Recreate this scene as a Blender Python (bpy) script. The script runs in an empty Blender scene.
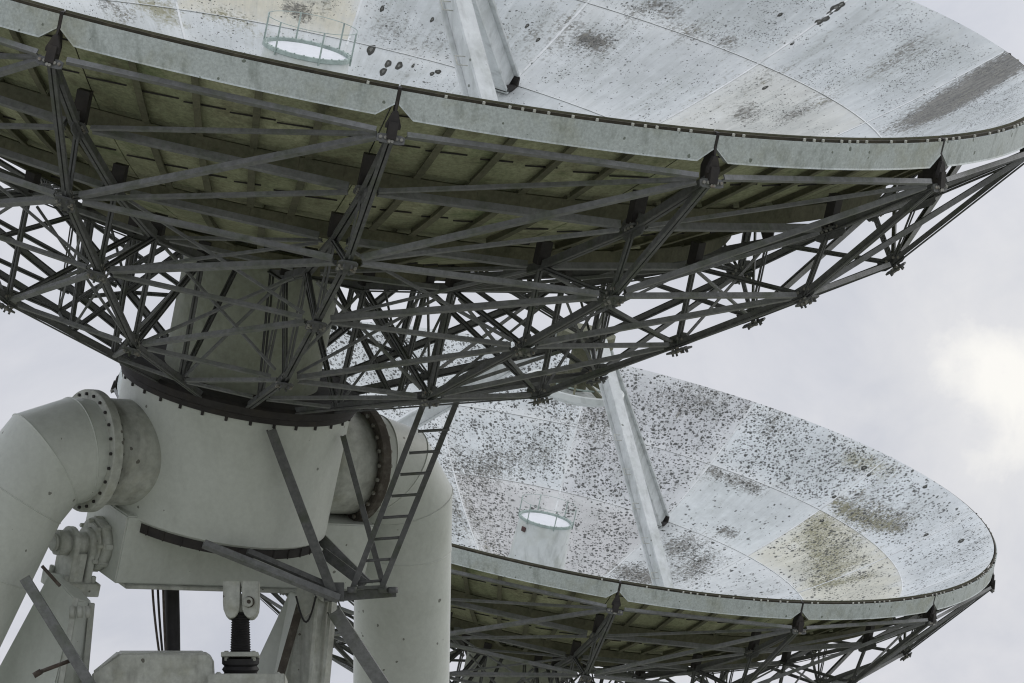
import bpy, bmesh, math, random
import numpy as np
from mathutils import Vector, Matrix

random.seed(7)
S = bpy.context.scene
COL = S.collection
PI = math.pi
RAD = math.radians

# ------------------------------------------------------------------ camera
W_, H_ = 1024, 683
FPX = 5508.9
PITCH = math.atan2(5.1496, 30.882)
CAM_H = 1.6
cd = bpy.data.cameras.new('camera')
cam = bpy.data.objects.new('camera', cd)
COL.objects.link(cam)
cd.sensor_width = 36.0
cd.lens = FPX / W_ * 36.0
cd.clip_start = 0.5
cd.clip_end = 20000
cam.location = (0, 0, CAM_H)
cam.rotation_euler = (PI / 2 + PITCH, 0, 0)
S.camera = cam


def c2w(p):
    """camera axes (right, down, forward) to world"""
    x, y, z = p
    return Vector((x, z * math.cos(PITCH) + y * math.sin(PITCH), CAM_H + z * math.sin(PITCH) - y * math.cos(PITCH)))


def d2w(p):
    return c2w(p) - Vector((0, 0, CAM_H))


C1 = c2w((-1.5923, -3.5851, 48.4838))          # centre of the near rim
C2 = c2w((0.7076, 1.5645, 79.3664))            # centre of the far rim
N = d2w((0.20552169, -0.95298467, -0.22266804)).normalized()
U = d2w((0.97752612, 0.21081433, 0.0)).normalized()
V = d2w((-0.04694161, 0.21766383, -0.97489432)).normalized()
ROOT = Vector((C1.x - 4.85 * N.x, C1.y - 4.85 * N.y, 0.0))
AZ0 = 0.165989
NR = 15
DAZ = 2 * PI / NR
RIM = 6.4
DEP = 2.65


def D(r, az, z):
    """dish coordinates (radius, azimuth, height above the rim plane) to the telescope's own frame"""
    return C1 - ROOT + V * (r * math.cos(az)) + U * (r * math.sin(az)) + N * z


def rib_az(k):
    return AZ0 + k * DAZ


BETA = RAD(34.6)
AX = (U * math.cos(BETA) - V * math.sin(BETA)).normalized()    # declination axis, towards the right and away
BX = (U * math.sin(BETA) + V * math.cos(BETA)).normalized()    # across it, towards the viewer


def G(a, b, z):
    return C1 - ROOT + AX * a + BX * b + N * z


ZDEC = 49.56


def at(px, py, dd=0.0):
    z = ZDEC + dd
    return c2w(((px - 512) / FPX * z, (py - 341.5) / FPX * z, z)) - ROOT


# ------------------------------------------------------------------ mesh helpers
class MB:
    def __init__(self):
        self.v = []
        self.f = []
        self.m = []
        self.sm = []

    def face(self, idx, mat=0, smooth=False):
        self.f.append(tuple(idx)); self.m.append(mat); self.sm.append(smooth)

    def verts(self, pts):
        b = len(self.v)
        self.v.extend(Vector(p) for p in pts)
        return list(range(b, b + len(pts)))

    def hexa(self, p, mat=0):
        """eight corners: four of one end then four of the other"""
        i = self.verts(p)
        a, b = i[:4], i[4:]
        self.face(a[::-1], mat); self.face(b, mat)
        for k in range(4):
            self.face((a[k], a[(k + 1) % 4], b[(k + 1) % 4], b[k]), mat)

    def frame(self, p0, p1, up):
        d = (p1 - p0).normalized()
        s = d.cross(up)
        if s.length < 1e-4:
            s = d.cross(Vector((1, 0, 0)))
        s.normalize()
        t = s.cross(d).normalized()
        return d, s, t

    def bar(self, p0, p1, w, h, up=N, mat=0, os=0.0, ot=0.0):
        """rectangular bar; w across, h along up; os, ot shift it across and along up"""
        p0 = Vector(p0); p1 = Vector(p1)
        d, s, t = self.frame(p0, p1, up)
        q = [(-w / 2, -h / 2), (w / 2, -h / 2), (w / 2, h / 2), (-w / 2, h / 2)]
        self.hexa([p + s * (x + os) + t * (y + ot) for p in (p0, p1) for x, y in q], mat)

    def angle(self, p0, p1, w, h, th=0.012, up=N, mat=0, flip=False):
        """L section, the flat flange across, the other leg standing up from one side"""
        self.bar(p0, p1, w, th, up, mat)
        sg = -1 if flip else 1
        self.bar(p0, p1, th, h - th, up, mat, os=sg * (w / 2 - th / 2), ot=h / 2 + 0.0005)

    def channel(self, p0, p1, w, h, th=0.012, up=N, mat=0):
        self.bar(p0, p1, w, th, up, mat)
        for sg in (-1, 1):
            self.bar(p0, p1, th, h - th, up, mat, os=sg * (w / 2 - th / 2), ot=h / 2 + 0.0005)

    def box(self, c, ex, ey, ez, mat=0):
        """centre and three half-extent vectors"""
        c = Vector(c)
        self.hexa([c + ez * k + ex * i + ey * j for k in (-1, 1) for i, j in ((-1, -1), (1, -1), (1, 1), (-1, 1))], mat)

    def cyl(self, p0, p1, r0, r1=None, n=24, mat=0, caps=True, smooth=True):
        p0 = Vector(p0); p1 = Vector(p1)
        r1 = r0 if r1 is None else r1
        d, s, t = self.frame(p0, p1, Vector((0.13, 0.31, 0.94)))
        A = self.verts([p0 + (s * math.cos(2 * PI * i / n) + t * math.sin(2 * PI * i / n)) * r0 for i in range(n)])
        B = self.verts([p1 + (s * math.cos(2 * PI * i / n) + t * math.sin(2 * PI * i / n)) * r1 for i in range(n)])
        for i in range(n):
            self.face((A[i], A[(i + 1) % n], B[(i + 1) % n], B[i]), mat, smooth)
        if caps:
            self.face(A[::-1], mat); self.face(B, mat)

    def lathe(self, o, axis, prof, n=48, mat=0, smooth=True, close=False):
        """profile of (radius, height) about an axis; each profile segment gets its own rings so its edges stay crisp"""
        axis = Vector(axis).normalized()
        s = axis.cross(Vector((0.2, 0.9, 0.37))).normalized()
        t = axis.cross(s).normalized()
        pr = list(prof)
        if close:
            pr.append(pr[0])
        for (ra, za), (rb, zb) in zip(pr[:-1], pr[1:]):
            A = self.verts([o + axis * za + (s * math.cos(2 * PI * i / n) + t * math.sin(2 * PI * i / n)) * ra for i in range(n)])
            B = self.verts([o + axis * zb + (s * math.cos(2 * PI * i / n) + t * math.sin(2 * PI * i / n)) * rb for i in range(n)])
            for i in range(n):
                self.face((A[i], A[(i + 1) % n], B[(i + 1) % n], B[i]), mat, smooth)

    def pipe(self, pts, r, n=40, mat=0, caps=True, smooth_joints=False):
        """mitred pipe through points"""
        pts = [Vector(p) for p in pts]
        m = len(pts)
        dirs = [(pts[i + 1] - pts[i]).normalized() for i in range(m - 1)]
        s = dirs[0].cross(Vector((0.21, 0.17, 0.95))).normalized()
        rings = []
        base = [s * math.cos(2 * PI * i / n) + dirs[0].cross(s) * math.sin(2 * PI * i / n) for i in range(n)]
        cur = [pts[0] + b * r for b in base]
        rings.append(cur)
        for j in range(1, m):
            d = dirs[j - 1]
            pn = (d + dirs[j]).normalized() if j < m - 1 else d
            cur = [q + d * ((pts[j] - q).dot(pn) / d.dot(pn)) for q in cur]
            rings.append(cur)
        last = None
        for j in range(m - 1):
            A = last if (smooth_joints and last) else self.verts(rings[j])
            B = self.verts(rings[j + 1])
            for i in range(n):
                self.face((A[i], A[(i + 1) % n], B[(i + 1) % n], B[i]), mat, True)
            last = B
        if caps:
            self.face(self.verts(rings[0])[::-1], mat)
            self.face(self.verts(rings[-1]), mat)
        return rings

    def prism(self, poly, off, mat=0):
        """flat polygon pushed along off (centred)"""
        n = len(poly)
        a = self.verts([Vector(p) - off / 2 for p in poly])
        b = self.verts([Vector(p) + off / 2 for p in poly])
        self.face(a[::-1], mat); self.face(b, mat)
        for k in range(n):
            self.face((a[k], a[(k + 1) % n], b[(k + 1) % n], b[k]), mat)

    def bolt(self, p, d, r=0.018, h=0.03, mat=0):
        p = Vector(p)
        self.cyl(p, p + d * h, r, n=6, mat=mat, smooth=False)

    def build(self, name, mats, parent=None, bevel=0.0):
        me = bpy.data.meshes.new(name)
        me.from_pydata([tuple(v) for v in self.v], [], self.f)
        if not isinstance(mats, (list, tuple)):
            mats = [mats]
        for m in mats:
            me.materials.append(m)
        me.polygons.foreach_set('material_index', self.m)
        me.polygons.foreach_set('use_smooth', self.sm)
        bm = bmesh.new(); bm.from_mesh(me)
        bmesh.ops.recalc_face_normals(bm, faces=bm.faces)
        if bevel:
            ed = [e for e in bm.edges if len(e.link_faces) == 2 and e.calc_face_angle(0) > 0.6]
            bmesh.ops.bevel(bm, geom=ed, offset=bevel, segments=2, affect='EDGES', clamp_overlap=True)
        bm.to_mesh(me); bm.free()
        ob = bpy.data.objects.new(name, me)
        COL.objects.link(ob)
        if parent:
            ob.parent = parent
        return ob


# ------------------------------------------------------------------ materials
def new_mat(name):
    m = bpy.data.materials.new(name)
    m.use_nodes = True
    nt = m.node_tree
    b = nt.nodes['Principled BSDF']
    return m, nt, b


class NT:
    """small helper for node trees"""
    def __init__(self, nt):
        self.nt = nt
        self.tc = nt.nodes.new('ShaderNodeTexCoord')

    def set(self, node, sock, v):
        if hasattr(v, 'is_output') or isinstance(v, bpy.types.NodeSocket):
            self.nt.links.new(v, node.inputs[sock])
        else:
            node.inputs[sock].default_value = v

    def noise(self, scale, detail=4, rough=0.55, vec=None, dist=0.0):
        n = self.nt.nodes.new('ShaderNodeTexNoise')
        self.set(n, 'Scale', scale); self.set(n, 'Detail', detail); self.set(n, 'Roughness', rough); self.set(n, 'Distortion', dist)
        self.nt.links.new(vec or self.tc.outputs['Object'], n.inputs['Vector'])
        return n.outputs['Fac']

    def noisecol(self, scale, vec=None):
        n = self.nt.nodes.new('ShaderNodeTexNoise')
        self.set(n, 'Scale', scale); self.set(n, 'Detail', 3)
        self.nt.links.new(vec or self.tc.outputs['Object'], n.inputs['Vector'])
        return n.outputs['Color']

    def voro(self, scale, vec=None):
        n = self.nt.nodes.new('ShaderNodeTexVoronoi')
        self.set(n, 'Scale', scale)
        self.nt.links.new(vec or self.tc.outputs['Object'], n.inputs['Vector'])
        return n.outputs['Distance'], n.outputs['Color']

    def ramp(self, x, lo, hi, a=0.0, b=1.0):
        n = self.nt.nodes.new('ShaderNodeMapRange')
        n.clamp = True
        self.set(n, 'Value', x)
        self.set(n, 'From Min', lo); self.set(n, 'From Max', hi); self.set(n, 'To Min', a); self.set(n, 'To Max', b)
        return n.outputs['Result']

    def math(self, op, a, b=0.0):
        n = self.nt.nodes.new('ShaderNodeMath')
        n.operation = op
        self.set(n, 0, a); self.set(n, 1, b)
        return n.outputs[0]

    def vmath(self, op, a, b):
        n = self.nt.nodes.new('ShaderNodeVectorMath')
        n.operation = op
        self.set(n, 0, a); self.set(n, 1, b)
        return n.outputs[0]

    def mix(self, fac, a, b, mode='MIX'):
        n = self.nt.nodes.new('ShaderNodeMix')
        n.data_type = 'RGBA'; n.blend_type = mode
        self.set(n, 0, fac)
        for i, v in ((6, a), (7, b)):
            if isinstance(v, tuple):
                n.inputs[i].default_value = (*v, 1.0) if len(v) == 3 else v
            else:
                self.nt.links.new(v, n.inputs[i])
        return n.outputs[2]

    def attr(self, name):
        n = self.nt.nodes.new('ShaderNodeAttribute')
        n.attribute_name = name
        return n

    def sep(self, c):
        n = self.nt.nodes.new('ShaderNodeSeparateColor')
        self.nt.links.new(c, n.inputs[0])
        return n.outputs

    def mapping(self, vec, scale):
        n = self.nt.nodes.new('ShaderNodeMapping')
        self.nt.links.new(vec, n.inputs[0])
        n.inputs['Scale'].default_value = scale
        return n.outputs[0]

    def bump(self, h, strength, dist=0.01):
        n = self.nt.nodes.new('ShaderNodeBump')
        self.set(n, 'Strength', strength); self.set(n, 'Distance', dist)
        self.nt.links.new(h, n.inputs['Height'])
        return n.outputs[0]


def finish(nt, b, col, rough=0.6, spec=0.4, metal=0.0, bump=None):
    if isinstance(col, tuple):
        b.inputs['Base Color'].default_value = (*col, 1)
    else:
        nt.links.new(col, b.inputs['Base Color'])
    if isinstance(rough, float):
        b.inputs['Roughness'].default_value = rough
    else:
        nt.links.new(rough, b.inputs['Roughness'])
    b.inputs['Specular IOR Level'].default_value = spec
    b.inputs['Metallic'].default_value = metal
    if bump is not None:
        nt.links.new(bump, b.inputs['Normal'])


def mottled(name, c0, c1, scale=1.2, dots=0.0, dotcol=(0.05, 0.05, 0.04), third=None, rough=0.6, spec=0.4, grain=14.0, fine=0.25, streak=None, runs=0.4):
    m, nt, b = new_mat(name)
    k = NT(nt)
    f = k.ramp(k.noise(scale, 6, 0.6), 0.35, 0.68)
    col = k.mix(f, c0, c1)
    if third:
        f3 = k.ramp(k.noise(scale * 2.3, 5, 0.65, k.vmath('ADD', k.tc.outputs['Object'], (3.1, 7.7, 1.3))), 0.5, 0.72)
        col = k.mix(f3, col, third)
    if streak:
        # runs of dirt, long along the world's vertical
        v = k.mapping(k.tc.outputs['Object'], (streak, streak, streak * 0.09))
        fs = k.ramp(k.noise(1.0, 4, 0.6, v), 0.52, 0.75)
        col = k.mix(k.math('MULTIPLY', fs, runs), col, dotcol)
    g = k.ramp(k.noise(grain, 3, 0.7), 0.3, 0.7, 1.0 - fine, 1.0 + fine * 0.6)
    col = k.mix(1.0, col, g, 'MULTIPLY')
    if dots:
        jit = k.vmath('ADD', k.tc.outputs['Object'], k.vmath('MULTIPLY', k.noisecol(22), (0.03, 0.03, 0.03)))
        dd, dc = k.voro(16, jit)
        s = k.sep(dc)
        dens = k.math('MULTIPLY', k.ramp(k.noise(2.6, 3), 0.35, 0.7), dots)
        on = k.math('MULTIPLY', k.math('LESS_THAN', dd, k.math('MULTIPLY', s[0], 0.3)), k.math('LESS_THAN', s[1], dens))
        col = k.mix(k.math('MULTIPLY', on, 0.85), col, dotcol)
    finish(nt, b, col, rough, spec, bump=k.bump(k.noise(grain * 2, 3), 0.12, 0.006))
    return m


M = {}
M['steel'] = mottled('galvanised_steel', (0.145, 0.147, 0.15), (0.095, 0.097, 0.098), 1.6, third=(0.085, 0.098, 0.068), rough=0.6, grain=20, fine=0.3)
M['brace'] = mottled('brace_steel', (0.235, 0.24, 0.245), (0.165, 0.168, 0.17), 1.4, third=(0.12, 0.137, 0.10), rough=0.55, grain=20, fine=0.25)
M['dark_steel'] = mottled('dark_steel', (0.04, 0.036, 0.036), (0.025, 0.022, 0.022), 2.0, third=(0.05, 0.042, 0.035), rough=0.7)
M['band'] = mottled('rim_paint', (0.56, 0.605, 0.60), (0.49, 0.535, 0.53), 0.9, dots=0.5, dotcol=(0.13, 0.15, 0.12), third=(0.42, 0.44, 0.38), rough=0.45, grain=45, fine=0.22, streak=10.0, runs=0.5)
M['lip'] = mottled('lip_strip', (0.055, 0.048, 0.032), (0.03, 0.026, 0.018), 3.0, third=(0.09, 0.075, 0.05), rough=0.85)
M['tab'] = mottled('white_tab', (0.6, 0.6, 0.55), (0.45, 0.45, 0.4), 5.0, rough=0.6)
M['mount'] = mottled('mount_paint', (0.615, 0.64, 0.60), (0.585, 0.61, 0.57), 0.8, dots=0.1, dotcol=(0.14, 0.14, 0.12), third=(0.54, 0.565, 0.52), rough=0.42, grain=22, fine=0.06, streak=6.0, runs=0.12)
M['mount_dirty'] = mottled('weathered_mount_paint', (0.55, 0.565, 0.525), (0.41, 0.42, 0.38), 2.2, dots=0.25, dotcol=(0.09, 0.08, 0.065), third=(0.44, 0.445, 0.38), rough=0.6, grain=12, fine=0.2, streak=9.0)
M['flange_dark'] = mottled('grimy_flange', (0.10, 0.085, 0.07), (0.06, 0.05, 0.042), 5.0, third=(0.16, 0.15, 0.13), rough=0.8)
M['housing'] = mottled('dark_housing_paint', (0.40, 0.42, 0.355), (0.31, 0.33, 0.265), 1.4, dots=0.15, dotcol=(0.09, 0.09, 0.07), third=(0.27, 0.29, 0.21), rough=0.6, grain=16, fine=0.15, streak=6.0, runs=0.35)  # darker and greener than the mount paint, with spots and runs
M['lichen'] = mottled('black_lichen', (0.045, 0.045, 0.04), (0.075, 0.075, 0.065), 12.0, rough=0.9)
M['lichen_core'] = mottled('grey_lichen', (0.22, 0.22, 0.2), (0.1, 0.1, 0.09), 20.0, rough=0.9)
M['rust'] = mottled('rusty_steel', (0.10, 0.075, 0.062), (0.07, 0.056, 0.05), 6.0, third=(0.2, 0.18, 0.16), rough=0.8)
M['bolts'] = mottled('bolt_zinc', (0.32, 0.32, 0.29), (0.2, 0.19, 0.17), 8.0, third=(0.15, 0.1, 0.06), rough=0.5)
M['white'] = mottled('white_paint', (0.74, 0.76, 0.745), (0.64, 0.67, 0.65), 1.1, dots=0.05, dotcol=(0.15, 0.16, 0.13), third=(0.6, 0.62, 0.57), rough=0.45, grain=6, fine=0.08, streak=7.0)
M['leg'] = mottled('feed_leg_paint', (0.70, 0.72, 0.72), (0.60, 0.625, 0.62), 1.3, dots=0.1, dotcol=(0.14, 0.15, 0.13), third=(0.50, 0.525, 0.50), rough=0.5, grain=8, fine=0.12, streak=8.0)
M['greenrail'] = mottled('green_rail', (0.46, 0.54, 0.50), (0.34, 0.41, 0.38), 4.0, rough=0.5)
M['membrane'] = mottled('white_membrane', (0.86, 0.87, 0.9), (0.82, 0.83, 0.87), 1.0, rough=0.4, fine=0.03)
M['black'] = mottled('black_rubber', (0.018, 0.017, 0.018), (0.03, 0.028, 0.03), 6.0, rough=0.6)
M['concrete'] = mottled('concrete', (0.33, 0.32, 0.29), (0.25, 0.24, 0.22), 1.5, rough=0.85, streak=4.0)
M['plate_label'] = mottled('label_plate', (0.10, 0.035, 0.035), (0.08, 0.05, 0.045), 9.0, rough=0.4)


def underside():
    m, nt, b = new_mat('mossy_underside')
    k = NT(nt)
    f = k.ramp(k.noise(0.9, 6, 0.62), 0.36, 0.66)
    col = k.mix(f, (0.45, 0.455, 0.31), (0.30, 0.32, 0.205))
    f2 = k.ramp(k.noise(2.6, 5, 0.7, k.vmath('ADD', k.tc.outputs['Object'], (9.3, 2.1, 4.4))), 0.5, 0.72)
    col = k.mix(k.math('MULTIPLY', f2, 0.8), col, (0.15, 0.13, 0.085))
    f3 = k.ramp(k.noise(1.7, 5, 0.7, k.vmath('ADD', k.tc.outputs['Object'], (1.3, 12.1, 0.4))), 0.54, 0.72)
    col = k.mix(k.math('MULTIPLY', f3, 0.8), col, (0.13, 0.18, 0.08))
    g = k.ramp(k.noise(28, 3, 0.75), 0.3, 0.7, 0.68, 1.2)
    col = k.mix(1.0, col, g, 'MULTIPLY')
    finish(nt, b, col, 0.8, 0.2, bump=k.bump(k.noise(40, 3), 0.15, 0.01))
    return m


M['under'] = underside()
M['under_rib'] = mottled('underside_stiffener', (0.17, 0.165, 0.11), (0.12, 0.12, 0.08), 2.0, third=(0.09, 0.1, 0.06), rough=0.8, grain=24)


def reflector_paint(name, layers, big, haze, clo, chi):
    """white paint with lichen; how much of it grows where is carried by the mesh attribute «growth»"""
    m, nt, b = new_mat(name)
    k = NT(nt)
    P = k.tc.outputs['Object']
    gr = k.attr('growth')
    clear = gr.outputs['Alpha']
    g = k.sep(gr.outputs['Color'])
    tint = k.attr('paint')
    uv = k.nt.nodes.new('ShaderNodeUVMap').outputs[0]
    col = tint.outputs['Color']
    # broad mottling of the paint
    col = k.mix(1.0, col, k.ramp(k.noise(0.7, 7, 0.62), 0.3, 0.7, 0.84, 1.08), 'MULTIPLY')
    col = k.mix(1.0, col, k.ramp(k.noise(5.5, 6, 0.72), 0.3, 0.7, 0.86, 1.08), 'MULTIPLY')
    # rain runs, long towards the vertex, at three widths
    r1 = k.noise(1.0, 6, 0.68, k.mapping(uv, (3.0, 0.34, 1.0)), 0.5)
    r2 = k.noise(1.0, 5, 0.7, k.mapping(uv, (10.0, 0.7, 1.0)), 0.4)
    r3 = k.noise(1.0, 4, 0.7, k.mapping(uv, (30.0, 1.6, 1.0)), 0.3)
    rr = k.math('ADD', k.math('ADD', k.math('MULTIPLY', r1, 0.4), k.math('MULTIPLY', r2, 0.35)), k.math('MULTIPLY', r3, 0.25))
    blot = k.noise(1.5, 7, 0.7, k.vmath('ADD', P, (11.0, 3.0, 7.0)), 0.6)
    wash = k.math('ADD', k.math('MULTIPLY', rr, 0.6), k.math('MULTIPLY', blot, 0.4))
    col = k.mix(k.ramp(wash, 0.47, 0.66, 0.0, haze), col, (0.36, 0.38, 0.36))
    col = k.mix(k.ramp(wash, 0.46, 0.36, 0.0, 0.5), col, (0.80, 0.81, 0.80))
    col = k.mix(k.math('MULTIPLY', k.math('SUBTRACT', 1.0, clear), k.ramp(blot, 0.4, 0.6, 0.1, 0.75)), col, (0.80, 0.81, 0.80))
    # grey soot where growth says so (G), broken up by runs and blotches
    patch = k.noise(2.6, 8, 0.75, P, 0.5)
    fine = k.noise(17.0, 4, 0.75, P)
    gdd, gdc = k.voro(46.0, P)
    grit = k.sep(gdc)[0]
    tex = k.math('ADD', k.math('ADD', k.math('MULTIPLY', rr, 1.9), k.math('MULTIPLY', patch, 0.9)), k.math('MULTIPLY', fine, 0.7))
    tex = k.math('ADD', k.math('SUBTRACT', tex, 0.60), k.math('MULTIPLY', grit, 0.5))
    soot = k.math('ADD', tex, k.math('MULTIPLY', g[1], 0.85))
    col = k.mix(k.ramp(soot, 1.72, 2.2, 0.0, 0.92), col, k.mix(k.ramp(k.math('ADD', r3, fine), 0.8, 1.2), (0.06, 0.056, 0.048), (0.19, 0.18, 0.155)))
    # olive algae (B)
    t2 = k.math('ADD', k.math('ADD', k.math('MULTIPLY', k.noise(3.1, 7, 0.74, k.vmath('ADD', P, (5.0, 1.0, 8.0)), 0.5), 1.2), k.math('MULTIPLY', rr, 1.1)), k.math('MULTIPLY', fine, 0.8))
    t2 = k.math('ADD', k.math('SUBTRACT', t2, 0.65), k.math('MULTIPLY', grit, 0.4))
    alg = k.math('ADD', t2, k.math('MULTIPLY', g[2], 0.7))
    col = k.mix(k.ramp(alg, 1.40, 1.95, 0.0, 0.82), col, (0.25, 0.235, 0.13))
    # lichen dots (R), several sizes
    jit = k.vmath('ADD', P, k.vmath('MULTIPLY', k.noisecol(20), (0.05, 0.05, 0.05)))
    clump = k.ramp(k.noise(1.5, 6, 0.7, k.vmath('ADD', P, (2.0, 4.0, 6.0))), clo, chi, 0.05, 1.7)
    dens = k.math('MULTIPLY', k.math('MULTIPLY', g[0], clump), k.ramp(clear, 0.0, 1.0, 0.2, 1.0))
    tot = None
    for sc, rad, dm in layers:
        dd, dc = k.voro(sc, jit)
        s = k.sep(dc)
        rr_ = k.math('MULTIPLY', k.math('ADD', k.math('MULTIPLY', s[0], 0.75), 0.25), rad)
        a = k.ramp(k.math('SUBTRACT', rr_, dd), -0.05, 0.07)
        a = k.math('MULTIPLY', a, k.ramp(s[2], 0.0, 0.6, 0.7, 1.0))
        on = k.math('MULTIPLY', a, k.math('LESS_THAN', s[1], k.math('MULTIPLY', dens, dm)))
        tot = on if tot is None else k.math('MAXIMUM', tot, on)
    col = k.mix(k.math('MULTIPLY', tot, 0.95), col, (0.045, 0.045, 0.04))
    # a few big lichen rings
    jb = k.vmath('ADD', P, k.vmath('MULTIPLY', k.noisecol(9), (0.05, 0.05, 0.05)))
    dd, dc = k.voro(2.6, jb)
    s = k.sep(dc)
    on = k.math('MULTIPLY', k.math('LESS_THAN', dd, k.math('MULTIPLY', s[0], 0.13)), k.math('LESS_THAN', s[1], big))
    core = k.math('LESS_THAN', dd, 0.04)
    col = k.mix(k.math('MULTIPLY', on, k.ramp(core, 0, 1, 0.9, 0.5)), col, (0.05, 0.05, 0.045))
    finish(nt, b, col, 0.55, 0.35, bump=k.bump(patch, 0.08, 0.01))
    return m


M['reflector_near'] = reflector_paint('streaked_white_paint', ((10.0, 0.2, 0.25), (18.0, 0.26, 0.4), (32.0, 0.40, 1.0), (60.0, 0.45, 1.1)), 0.08, 0.95, 0.45, 0.68)
M['reflector_far'] = reflector_paint('lichened_white_paint', ((8.0, 0.25, 0.5), (12.0, 0.36, 1.0), (17.0, 0.44, 1.2), (28.0, 0.47, 1.1)), 0.0, 0.65, 0.36, 0.64)


# ------------------------------------------------------------------ telescope, part by part
def thing(name, loc, label, cat, group=None):
    o = bpy.data.objects.new(name, None)
    COL.objects.link(o)
    o.location = loc
    o['label'] = label; o['category'] = cat
    if group:
        o['group'] = group
    return o


def bowl(r):
    return DEP * (r * r / (RIM * RIM) - 1.0)


PANEL_RINGS = [(0.5, 1.75), (1.75, 4.0), (4.0, 5.23), (5.23, 6.385)]


def panels(root, spec):
    """the reflector, one mesh per surface panel; spec gives the paint and growth of this dish"""
    o = MB()
    o.lathe(C1 - ROOT, N, [(0.42, bowl(0.45)), (0.5, bowl(0.5)), (0.5, bowl(0.5) - 0.08), (0.42, bowl(0.5) - 0.08)], 60, close=True)
    holder = o.build('reflector', M['under_rib'], root)
    # hoops that carry the panels, right under the surface
    for r in (1.75, 4.0, 5.23):
        o = MB()
        pts = [D(r, 2 * PI * i / 90, bowl(r) - 0.145) for i in range(90)]
        for i in range(90):
            o.bar(pts[i], pts[(i + 1) % 90], 0.045, 0.14, N)
        o.build('purlin_ring', M['under_rib'], holder)
    rng = random.Random(spec['seed'])
    for j, (r0, r1) in enumerate(PANEL_RINGS):
        for k in range(NR):
            a0, a1 = rib_az(k), rib_az(k + 1)
            na, nr = 24, (16 if j > 1 else 14 if j else 6)
            base = spec['paint'](j, k, rng)
            g = 0.006
            mb = MB()
            top = []; bot = []; UVs = []; GR = []
            for ir in range(nr + 1):
                r = r0 + g + (r1 - r0 - 2 * g) * ir / nr
                for ia in range(na + 1):
                    da = g / r
                    az = a0 + da + (a1 - a0 - 2 * da) * ia / na
                    top.append(D(r, az, bowl(r)))
                    bot.append(D(r, az, bowl(r) - 0.03))
                    UVs.append((az * 5.0, r))
                    ed_ = min(min(ia, na - ia) / na * (a1 - a0) * r, min(ir, nr - ir) / nr * (r1 - r0))
                    GR.append((*spec['growth'](r, math.degrees(az) % 360, j, k), min(1.0, 0.15 + ed_ / 0.26)))
            T = mb.verts(top); B = mb.verts(bot)
            w = na + 1
            for ir in range(nr):
                for ia in range(na):
                    q = (ir * w + ia, ir * w + ia + 1, (ir + 1) * w + ia + 1, (ir + 1) * w + ia)
                    mb.face([T[i] for i in q], 0, True)
                    mb.face([B[i] for i in q[::-1]], 1, True)
            edge = [i for i in range(w)] + [ir * w + na for ir in range(1, nr + 1)] + [nr * w + i for i in range(na - 1, -1, -1)] + [ir * w for ir in range(nr - 1, 0, -1)]
            for e in range(len(edge)):
                i, i2 = edge[e], edge[(e + 1) % len(edge)]
                e4 = mb.verts([top[i], top[i2], bot[i2], bot[i]])
                mb.face(e4, 2 if j == 3 else 1)
            nv = len(mb.v)
            # pressed stiffeners on the back: four radial hats; and two rows of dark dashes
            ns = 5 if j >= 2 else (3 if j == 1 else 2)
            for s_ in range(1, ns):
                az = a0 + (a1 - a0) * s_ / ns
                steps = 4
                for q in range(steps):
                    ra = r0 + 0.03 + (r1 - r0 - 0.06) * q / steps
                    rb = r0 + 0.03 + (r1 - r0 - 0.06) * (q + 1) / steps
                    mb.bar(D(ra, az, bowl(ra) - 0.06), D(rb, az, bowl(rb) - 0.06), 0.014, 0.06, N, 2)
                    mb.bar(D(ra, az, bowl(ra) - 0.094), D(rb, az, bowl(rb) - 0.094), 0.06, 0.008, N, 2)
            for rf in ((0.36, 0.72) if j >= 1 else (0.5,)):
                r = r0 + (r1 - r0) * rf
                for q in range(6):
                    b0 = a0 + (a1 - a0) * (q + rng.uniform(0.0, 0.2)) / 6
                    b1 = a0 + (a1 - a0) * (q + rng.uniform(0.8, 1.0)) / 6
                    mb.bar(D(r, b0, bowl(r) - 0.052), D(r, b1, bowl(r) - 0.036), 0.009, 0.012, N, 3)
            ob = mb.build('surface_panel', [M[spec['mat']], M['under'], M['under_rib'], M['dark_steel']], holder)
            me = ob.data
            at1 = me.color_attributes.new('growth', 'FLOAT_COLOR', 'POINT')
            at2 = me.color_attributes.new('paint', 'FLOAT_COLOR', 'POINT')
            uvl = me.uv_layers.new(name='UVMap')
            n = len(me.vertices)
            # vertex order is kept by from_pydata and bmesh
            gcol = np.zeros((n, 4), np.float32)
            gg = np.array(GR, np.float32)
            gcol[:len(gg)] = gg
            gcol[len(gg):2 * len(gg)] = gg
            pcol = np.ones((n, 4), np.float32); pcol[:, :3] = base
            at1.data.foreach_set('color', gcol.ravel()); at2.data.foreach_set('color', pcol.ravel())
            vi = np.zeros(len(me.loops), np.int32); me.loops.foreach_get('vertex_index', vi)
            uva = np.zeros((n, 2), np.float32)
            uva[:len(UVs)] = UVs; uva[len(UVs):2 * len(UVs)] = UVs
            uvl.data.foreach_set('uv', uva[vi].ravel())
    return holder


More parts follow.
